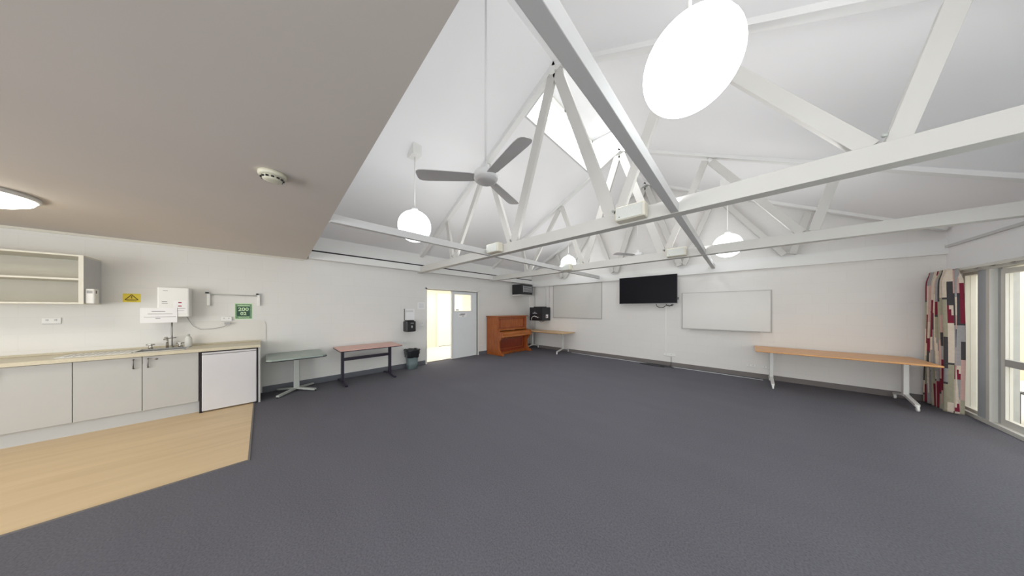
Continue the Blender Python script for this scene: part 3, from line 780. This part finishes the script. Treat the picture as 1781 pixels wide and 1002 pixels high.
# key bed, fall board and music ledge
MB().box(PX + .1, -5.36, PY0 + .002, PY1 - .002, .60, .655).build('key_bed', M['piano_l'], PN, .006)
kb = MB().prism([(pf - .05, .656), (-5.385, .656), (-5.38, .72), (-5.42, .745), (pf - .05, .775)], 'y', PY0 + .055, PY1 - .055)
fb = kb.build('fall_board', M['piano_l'], PN, .004)
MB().box(-5.379, -5.372, PY1 - .62, PY1 - .56, .675, .70).box(-5.381, -5.3805, (PY0 + PY1) / 2 - .003, (PY0 + PY1) / 2 + .003, .66, .72).build('lock_plate', M['piano_d'], fb)
MB().box(pf - .0195, pf + .045, PY0 + .05, PY1 - .05, .80, .825).build('music_ledge', M['piano_l'], PN, .004)
for yy in (PY0, PY1 - .055):
    MB().prism([(pf, .60), (pf, .80), (pf + .03, .80), (pf + .10, .77), (-5.38, .75), (-5.37, .60)], 'y', yy + .0005, yy + .0545).build('key_cheek', M['piano'], PN, .005)
    # carved leg with a scroll foot
    pr = [(pf - .02, .599), (-5.44, .599), (-5.445, .55), (-5.50, .50), (-5.545, .44), (-5.555, .30), (-5.54, .18), (-5.50, .12), (-5.44, .10), (-5.40, .09), (-5.385, .05), (-5.39, .012), (pf - .02, .012)]
    MB().prism(pr, 'y', yy + .001, yy + .054).build('leg', M['piano'], PN, .006)
    MB().lathe([(.0, -.012), (.02, -.012), (.02, .012), (0, .012)], (-5.45, yy + .027, .013 + .007), 12, ax='y').build('caster', M['dsteel'], PN)
for k in range(3):
    yy = 5.86 + k * .06
    MB().rbox(pf + .011, pf + .075, yy - .012, yy + .012, .045, .058, .005).build('pedal', M['dsteel'], PN)

# ------------------------------------------------------------------ wall cabinets in the corner
def equipment(x0, x1, y0, y1, z0, z1, label):
    t = thing('equipment_box', ((x0 + x1) / 2, (y0 + y1) / 2, z0), label, 'equipment box', 'black boxes on brackets in the corner')
    MB().box(x0, x1, y0, y1, z0, z1).build('casing', M['black'], t, .006)
    return t
E1 = equipment(XL + .03, -5.66, 6.43, 7.02, 2.03, 2.395, 'upper black box high on the left wall above the piano')
g = MB()
for k in range(7): g.box(-5.659, -5.652, 6.50, 6.95, 2.12 + k * .032, 2.132 + k * .032)
g.box(-5.659, -5.652, 6.49, 6.505, 2.11, 2.34).box(-5.659, -5.652, 6.945, 6.96, 2.11, 2.34)
g.build('grille', M['cab_side'], E1)
MB().box(XL + .001, XL + .03, 6.6, 6.85, 2.1, 2.3).box(XL + .001, -5.75, 6.45, 7.0, 1.995, 2.029).build('bracket', M['wplastic'], E1)
E2 = equipment(-5.70, -5.12, 6.9, 7.40, 1.075, 1.56, 'lower black box on the back wall above the desk, with a white sticker')
MB().box(-5.119, -5.117, 7.12, 7.26, 1.17, 1.30).build('sticker', M['paper'], E2)
MB().box(-5.1165, -5.116, 7.15, 7.20, 1.19, 1.24).build('red_mark', M['red'], E2)
MB().box(-5.55, -5.35, 6.897, 6.8995, 1.335, 1.350).box(-5.50, -5.42, 6.897, 6.8995, 1.375, 1.385).box(-5.45, -5.25, 6.897, 6.8995, 1.20, 1.21).build('white_markings', M['paper'], E2)
MB().tube([(-5.60, 6.89, 1.09), (-5.60, 6.885, 1.15), (-5.55, 6.88, 1.21), (-5.46, 6.88, 1.24), (-5.36, 6.88, 1.22), (-5.30, 6.89, 1.18)], .010, 8).build('cable_loop', M['wplastic'], E2)
MB().box(-5.6, -5.2, 7.4, YB - .001, 1.15, 1.5).box(-5.55, -5.25, 6.95, 7.35, 1.561, 1.585).build('bracket', M['black'], E2)
MB().tube([(-5.40, 7.1, 1.07), (-5.36, 7.1, 1.03), (-5.30, 7.1, 1.02), (-5.22, 7.1, 1.04), (-5.18, 7.1, 1.07)], .007, 6).build('dangling_cable', M['cable'], E2)
tag(MB().tube([(-5.60, 7.0, 2.37), (-5.5, 7.15, 2.36), (-5.35, 7.35, 2.32), (-5.34, 7.43, 2.22), (-5.34, 7.435, 1.6)], .008, 6).build('cable', M['wcable']), 'white cable running down the corner between the two black boxes', 'cable')
struct(MB().box(-5.90, -5.84, YB - .03, YB, 0.10, 2.36).build('trim_12', M['timber2']))
struct(MB().box(-5.20, -5.17, YB - .02, YB, 1.56, 2.36).build('trim_13', M['timber2']))

# ------------------------------------------------------------------ flip tables on wheels
def wheeled(x0, x1, y0, y1, z, topm, label, legs, name='folding_table'):
    t = thing(name, ((x0 + x1) / 2, (y0 + y1) / 2, 0), label, 'table', 'wooden topped tables with white wheeled legs')
    MB().rbox(x0, x1, y0, y1, z - .026, z, .02).build('tabletop', topm, t)
    MB().box(x0 + .25, x1 - .25, (y0 + y1) / 2 - .03, (y0 + y1) / 2 + .03, z - .075, z - .0265).build('under_rail', M['oakedge'], t)
    yc = (y0 + y1) / 2
    for lx in legs:
        MB().rbox(lx - .028, lx + .028, yc - .035, yc + .035, .13, z - .03, .01).build('leg', M['whitemetal'], t)
        MB().box(lx - .03, lx + .03, yc - .28, yc + .28, z - .05, z - .0265).build('top_bracket', M['whitemetal'], t)
        for s in (-1, 1):
            ye = yc + s * .36
            f_ = MB().beam((lx, yc, .16), (lx, ye, .085), .045, .035)
            f_ = f_.build('foot', M['whitemetal'], t)
            MB().lathe([(0, -.012), (.03, -.012), (.034, -.006), (.034, .006), (.03, .012), (0, .012)], (lx, ye, .0345), 20, ax='x').tube([(lx, ye, .05), (lx, ye, .09)], .018, 8).build('caster', M['wplastic'], f_)
    return t
wheeled(-5.98, -4.10, 6.71, 7.42, .705, M['oak2'], 'light wooden table on white wheeled legs in the far corner beside the piano', (-5.70, -4.38))
wheeled(.20, 2.04, 6.54, 7.42, .705, M['oak'], 'long orange brown wooden table on white wheeled legs under the right whiteboard', (.43, 1.86))

# ------------------------------------------------------------------ back wall items
TV = thing('television', (-1.9, 7.3, 1.63), 'large black flat screen television on the back wall', 'television')
MB().rbox(-2.60, -1.175, 7.30, 7.345, 1.65, 2.40, .006).build('casing', M['black'], TV)
MB().box(-2.59, -1.185, 7.298, 7.2999, 1.665, 2.39).build('screen', M['screen'], TV)
MB().box(-2.60, -1.175, 7.297, 7.31, 1.638, 1.6495).build('bottom_trim', M['inksoft'], TV)
MB().box(-2.1, -1.7, 7.346, YB - .001, 1.85, 2.2).build('wall_bracket', M['black'], TV)
MB().tube([(-1.66, 7.36, 1.66), (-1.65, 7.37, 1.58), (-1.58, 7.38, 1.535), (-1.50, 7.38, 1.54), (-1.42, 7.38, 1.60), (-1.34, 7.38, 1.58), (-1.28, 7.37, 1.60), (-1.27, 7.36, 1.66)], .008, 8).tube([(-1.45, 7.39, 1.66), (-1.42, 7.39, 1.60), (-1.36, 7.39, 1.57), (-1.30, 7.39, 1.62)], .008, 8).build('loose_cables', M['cable'], TV)
MB().box(-1.172, -1.155, 7.33, YB - .061, 1.74, 1.80).build('side_knob', M['inkgrey'], TV)

def board(x0, x1, z0, z1, label, tray=None, fm='boardframe'):
    t = thing('whiteboard', ((x0 + x1) / 2, YB, z0), label, 'whiteboard')
    MB().box(x0, x1, YB - .014, YB - .001, z0, z1).build('surface', M['board'], t)
    f = MB(); e = .018
    f.box(x0 - e, x1 + e, YB - .02, YB - .001, z0 - e, z0); f.box(x0 - e, x1 + e, YB - .02, YB - .001, z1, z1 + e * .5)
    f.box(x0 - e, x0, YB - .02, YB - .001, z0, z1); f.box(x1, x1 + e, YB - .02, YB - .001, z0, z1)
    f.build('frame', M[fm], t)
    if tray: MB().box(tray[0], tray[1], YB - .075, YB - .0205, z0 - .022, z0 - .006).build('pen_tray', M['boardframe'], t, .003)
    return t
board(-1.08, .45, 1.015, 1.895, 'framed whiteboard with a pen tray, right of the television', (-.93, .30))
board(-5.00, -3.20, 1.20, 2.345, 'large plain whiteboard left of the television', None)

tag(MB().box(-1.46, -1.435, YB - .018, YB, .36, 1.56).build('cable_duct', M['wplastic']), 'white vertical cable duct on the wall below the television', 'cable duct')
outlet('power_point', (-1.37, YB, .29), .26, .07, 'y', 'white power point plate at the foot of the cable duct')
outlet('power_point', (.16, YB, .255), .14, .05, 'y', 'white power point low on the back wall, left one beside the right table')
outlet('power_point', (.385, YB, .25), .11, .05, 'y', 'white power point low on the back wall, partly behind the right table leg')

cd = MB()
pts = []
for k in range(40):
    a = k / 39 * 4 * PI
    pts.append((-1.62 + .34 * math.cos(a) + .06 * math.sin(3.1 * a), 7.20 + .10 * math.sin(a) + .02 * math.cos(2.3 * a), .012 + .010 * (k / 39)))
cd.tube(pts, .006, 6); cd.tube([pts[-1], (-1.36, 7.3, .02), (-1.33, 7.415, .03), (-1.33, 7.425, .12), (-1.33, 7.43, .24)], .004, 6)
cd.rbox(-1.52, -1.42, 7.13, 7.17, .001, .030, .01)
tag(cd.build('cable_coil', M['cable']), 'dark coiled cables lying on the carpet below the television', 'cable')
tag(MB().tube([(-4.2, 7.34, .006), (-3.4, 7.32, .006), (-2.4, 7.33, .006), (-1.2, 7.31, .006), (-.4, 7.30, .006), (.33, 7.27, .006)], .006, 6).build('cable', M['wcable']), 'thin white cable lying on the carpet along the back wall', 'cable')

# ------------------------------------------------------------------ window wall
WH = 2.02
struct(MB().box(XR, XR + .15, YF, YB + .15, WH + .06, 2.80).build('wall_right', M['roof']))
struct(MB().box(XR, XR + .15, 7.12, YB + .15, 0, WH + .06).build('wall_right', M['wallY']))
struct(MB().box(XR - .02, XR + .16, YF, 7.12, 0, .05).build('trim_14', M['alup']))
struct(MB().box(XR - .03, XR + .15, YF, 7.12, WH, WH + .06).build('trim_15', M['alup']))
# fixed pane beside the curtain
W3 = struct(MB().box(XR + .02, XR + .10, 7.07, 7.12, .05, WH).box(XR + .02, XR + .10, 6.74, 7.07, .05, .09).box(XR + .02, XR + .10, 6.74, 7.07, WH - .04, WH).build('window_3', M['alup']))
MB().box(XR + .055, XR + .06, 6.74, 7.07, .09, WH - .04).build('pane', M['glass'], W3)
struct(MB().box(XR - .005, XR + .14, 6.56, 6.74, .05, WH).build('trim_16', M['bluepost']))
struct(MB().box(XR - .015, XR + .12, 6.50, 6.56, .05, WH).build('trim_17', M['alup']))
struct(MB().box(XR + .04, XR + .14, 6.43, 6.50, .05, WH).build('trim_18', M['alu']))
# sliding door: stile, rails, panes
def slider(name, ya, yb, xo):
    f = MB()
    f.box(XR + xo, XR + xo + .045, yb - .07, yb, .05, WH - .02); f.box(XR + xo, XR + xo + .045, ya, ya + .06, .05, WH - .02)
    f.box(XR + xo, XR + xo + .045, ya + .06, yb - .07, WH - .08, WH - .02); f.box(XR + xo, XR + xo + .045, ya + .06, yb - .07, .05, .13)
    o = struct(f.build(name, M['alup']))
    MB().box(XR + xo - .004, XR + xo + .045, ya + .06, yb - .07, .79, .875).build('mid_rail', M['alu'], o)
    MB().box(XR + xo + .02, XR + xo + .025, ya + .06, yb - .07, .13, .79).build('pane', M['glass'], o)
    MB().box(XR + xo + .02, XR + xo + .025, ya + .06, yb - .07, .875, WH - .08).build('pane', M['glass'], o)
    return o
slider('door_3', 5.20, 6.43, .03)
slider('door_4', 4.0, 5.25, .08)
slider('window_4', 2.0, 4.0, .03); slider('window_5', 0.0, 2.0, .03); slider('window_6', -2.4, 0.0, .03); slider('window_7', -4.9, -2.4, .03)

# curtain track
CT = thing('curtain_track', (XR - .08, 6.8, 2.06), 'cream curtain track running above the sliding door', 'curtain track')
MB().box(XR - .11, XR - .075, 4.5, 7.38, 2.045, 2.075).build('rail', M['alup'], CT)
k_ = MB()
for k in range(9): k_.box(XR - .075, XR - .031, 6.95 - k * .30, 7.00 - k * .30, 2.05, 2.085)
k_.build('bracket', M['gap'], CT)

# curtain: pleated printed cloth
def curtain(y0, y1, xc, z0, z1, label):
    nu, nv = 190, 72
    amp = .065; folds = 6.5
    cols = ['cream', 'burg', 'grey', 'char', 'pink', 'green']
    ms = [mat('curtain_' + n, c_, .9, var=.06, scale=30) for n, c_ in (('cream', (.66, .57, .47)), ('burgundy', (.20, .012, .035)), ('grey', (.34, .33, .33)), ('charcoal', (.055, .05, .055)), ('blush', (.55, .36, .32)), ('olive', (.36, .34, .25)))]
    rnd = random.Random(11)
    vs = []; fs = []; mi = []
    for j in range(nv + 1):
        v = j / nv; z = z0 + (z1 - z0) * v
        pinch = 1 - .45 * math.exp(-((v - 1) / .05) ** 2)
        for i in range(nu + 1):
            u = i / nu
            ph = u * folds * 2 * PI
            sway = .02 * math.sin(v * 4 + u * 5)
            x = xc + amp * pinch * math.sin(ph) + sway * .4
            y = y0 + (y1 - y0) * u + .022 * math.cos(ph * 1.0 + .5) * pinch + .012 * math.sin(v * 6 + u * 9) * (1 - v)
            if v > .985: z_ = z + .012 * math.sin(u * folds * 4 * PI)
            else: z_ = z
            vs.append((x, y, z_))
    # columns of printed blocks
    strip = []; i = 0
    while i < nu:
        w_ = rnd.choice([2, 3, 3, 4]); strip.append((i, min(nu, i + w_))); i += w_
    colmap = [[0] * nv for _ in range(nu)]
    for (a, b) in strip:
        j = -rnd.randint(0, 8)
        last = None
        while j < nv:
            h = rnd.choice([7, 9, 12, 16, 20])
            c_ = rnd.choice([0, 0, 0, 1, 2, 2, 3, 4, 4, 5, 5, 0, 1, 3])
            if c_ == last: c_ = (c_ + 1) % 6
            last = c_
            kind = rnd.random()
            for jj in range(max(0, j), min(nv, j + h)):
                for ii in range(a, b):
                    cc = c_
                    if kind < .12 and (jj - j) / h > (ii - a + 1) / (b - a): cc = 0 if c_ else 2
                    if kind > .85 and jj == j + h - 1: cc = 3
                    colmap[ii][jj] = cc
            j += h
    for j in range(nv):
        for i in range(nu):
            a = j * (nu + 1) + i
            fs.append((a, a + 1, a + nu + 2, a + nu + 1)); mi.append(colmap[i][j])
    me = bpy.data.meshes.new('curtain')
    me.from_pydata(vs, [], fs)
    for m_ in ms: me.materials.append(m_)
    for p, q in zip(me.polygons, mi): p.material_index = q; p.use_smooth = True
    o = bpy.data.objects.new('curtain', me); COL.objects.link(o)
    sm = o.modifiers.new('thickness', 'SOLIDIFY'); sm.thickness = .003
    tag(o, label, 'curtain')
    return o
curtain(6.72, 7.34, 2.17, .03, 2.06, 'patterned burgundy, grey and cream curtain gathered at the end of the window wall')

# outside
struct(MB().box(XR + .15, 8.0, YF - 4, 20, -.16, -.02).build('floor_patio', M['pave']))
tag(MB().box(4.3, 4.5, 1.5, 20, -.02, 3.2).build('outside_wall', M['brick']), 'beige block wall outside beyond the sliding door', 'wall')
CH = thing('patio_chair', (2.85, 6.68, -.02), 'dark metal framed chair outside behind the sliding door glass', 'chair')
for (lx, ly, zt) in ((2.64, 6.90, .41), (2.64, 6.46, .41), (3.07, 6.90, .86), (3.07, 6.46, .86)):
    MB().tube([(lx, ly, -.0199), (lx, ly, zt)], .016, 8).build('leg', M['darkmetal'], CH)
MB().tube([(2.64, 6.90, .40), (3.07, 6.90, .40), (3.07, 6.46, .40), (2.64, 6.46, .40), (2.64, 6.90, .40)], .014, 8).build('seat_frame', M['darkmetal'], CH)
MB().rbox(2.66, 3.05, 6.48, 6.88, .405, .425, .02).build('seat', M['black'], CH)
MB().box(3.06, 3.08, 6.475, 6.885, .60, .84).build('backrest', M['black'], CH)

# ------------------------------------------------------------------ lights
def area(name, loc, rot, sx, sy, power, col=(1, 1, 1)):
    l = bpy.data.lights.new(name, 'AREA'); l.shape = 'RECTANGLE'; l.size = sx; l.size_y = sy; l.energy = power; l.color = col
    o = bpy.data.objects.new(name, l); COL.objects.link(o); o.location = loc; o.rotation_euler = rot
    return o
def point(name, loc, power, r, col=(1, 1, 1)):
    l = bpy.data.lights.new(name, 'POINT'); l.energy = power; l.shadow_soft_size = r; l.color = col
    o = bpy.data.objects.new(name, l); COL.objects.link(o); o.location = loc
    return o
area('right_daylight_fill', (XR - .1, -1.6, 1.2), (0, -PI / 2, 0), 1.9, 5.5, 105, (.93, .97, 1.0))   # added unseen lamp standing in for window daylight, faces -X
area('side_daylight_fill', (XR - .03, 3.2, 1.1), (0, -PI / 2, 0), 1.7, 4.2, 75, (.62, .80, 1.0))  # lamp added out of view for bluish light from the side
area('rear_fill', (-1.0, YF + .1, 1.3), (PI / 2, 0, 0), 6, 1.9, 125, (1, .985, .96))  # added unseen lamp that fills the room from behind
area('hall_fill', (-7.5, 4.6, 2.38), (0, 0, 0), 1.5, 4.5, 62, (1, .98, .93))  # unseen lamp added to brighten the hall
area('skylight_day', ((OX0 + OX1) / 2, (OY0 + OY1) / 2, LZ1 - .02), (0, 0, 0), .9, 2.3, 50, (1, 1, 1))
area('gable_fill', (-2.5, .30, 3.4), (-PI / 2, 0, 0), 3.2, 1.2, 4, (1, 1, 1))  # unseen lamp added to light the roof space; no window here
area('roof_fill', (.95, -1.9, 2.42), (math.radians(172), 0, 0), 2.2, 3.4, 40, (1, 1, 1))  # added lamp behind the camera, aimed up to brighten the roof
for xb in (-3.27, -.47):
    area('beam_fill', (xb, 4.1, 2.555), (PI, 0, 0), .06, 5.6, 13 if xb < -1 else 8, (1, .99, .98))  # no fitting on the beam; lamp added to brighten the roof lining
for yb_ in (3.02, 5.53):
    area('truss_fill', (-2.0, yb_, 2.52), (PI, 0, 0), 5.6, .06, 9, (1, .99, .98))  # lamp added behind the chord to lift the roof, not a fitting
area('patio_fill', (3.1, 9.5, 3.6), (0, math.radians(-20), 0), 1.2, 14, 165, (1, .97, .9))  # unseen lamp added to brighten the block wall outside

wd = bpy.data.worlds.new('sky'); sc.world = wd; wd.use_nodes = True
bg = wd.node_tree.nodes['Background']; bg.inputs[0].default_value = (.93, .97, 1, 1); bg.inputs[1].default_value = 1.6

# ------------------------------------------------------------------ camera
cam = bpy.data.cameras.new('camera'); co = bpy.data.objects.new('camera', cam); COL.objects.link(co)
co.location = (0, 0, 1.5)
cam.sensor_fit = 'HORIZONTAL'; cam.sensor_width = 36; cam.lens = 36 * 416.08 / 1781
cam.shift_y = (537.45 - 501) / 1781
cam.clip_start = .05; cam.clip_end = 100
co.rotation_euler = (PI / 2, 0, .764)
sc.camera = co
sc.view_settings.view_transform = 'Standard'
sc.view_settings.look = 'None'
sc.view_settings.exposure = 0.42
sc.cycles.max_bounces = 10; sc.cycles.diffuse_bounces = 6
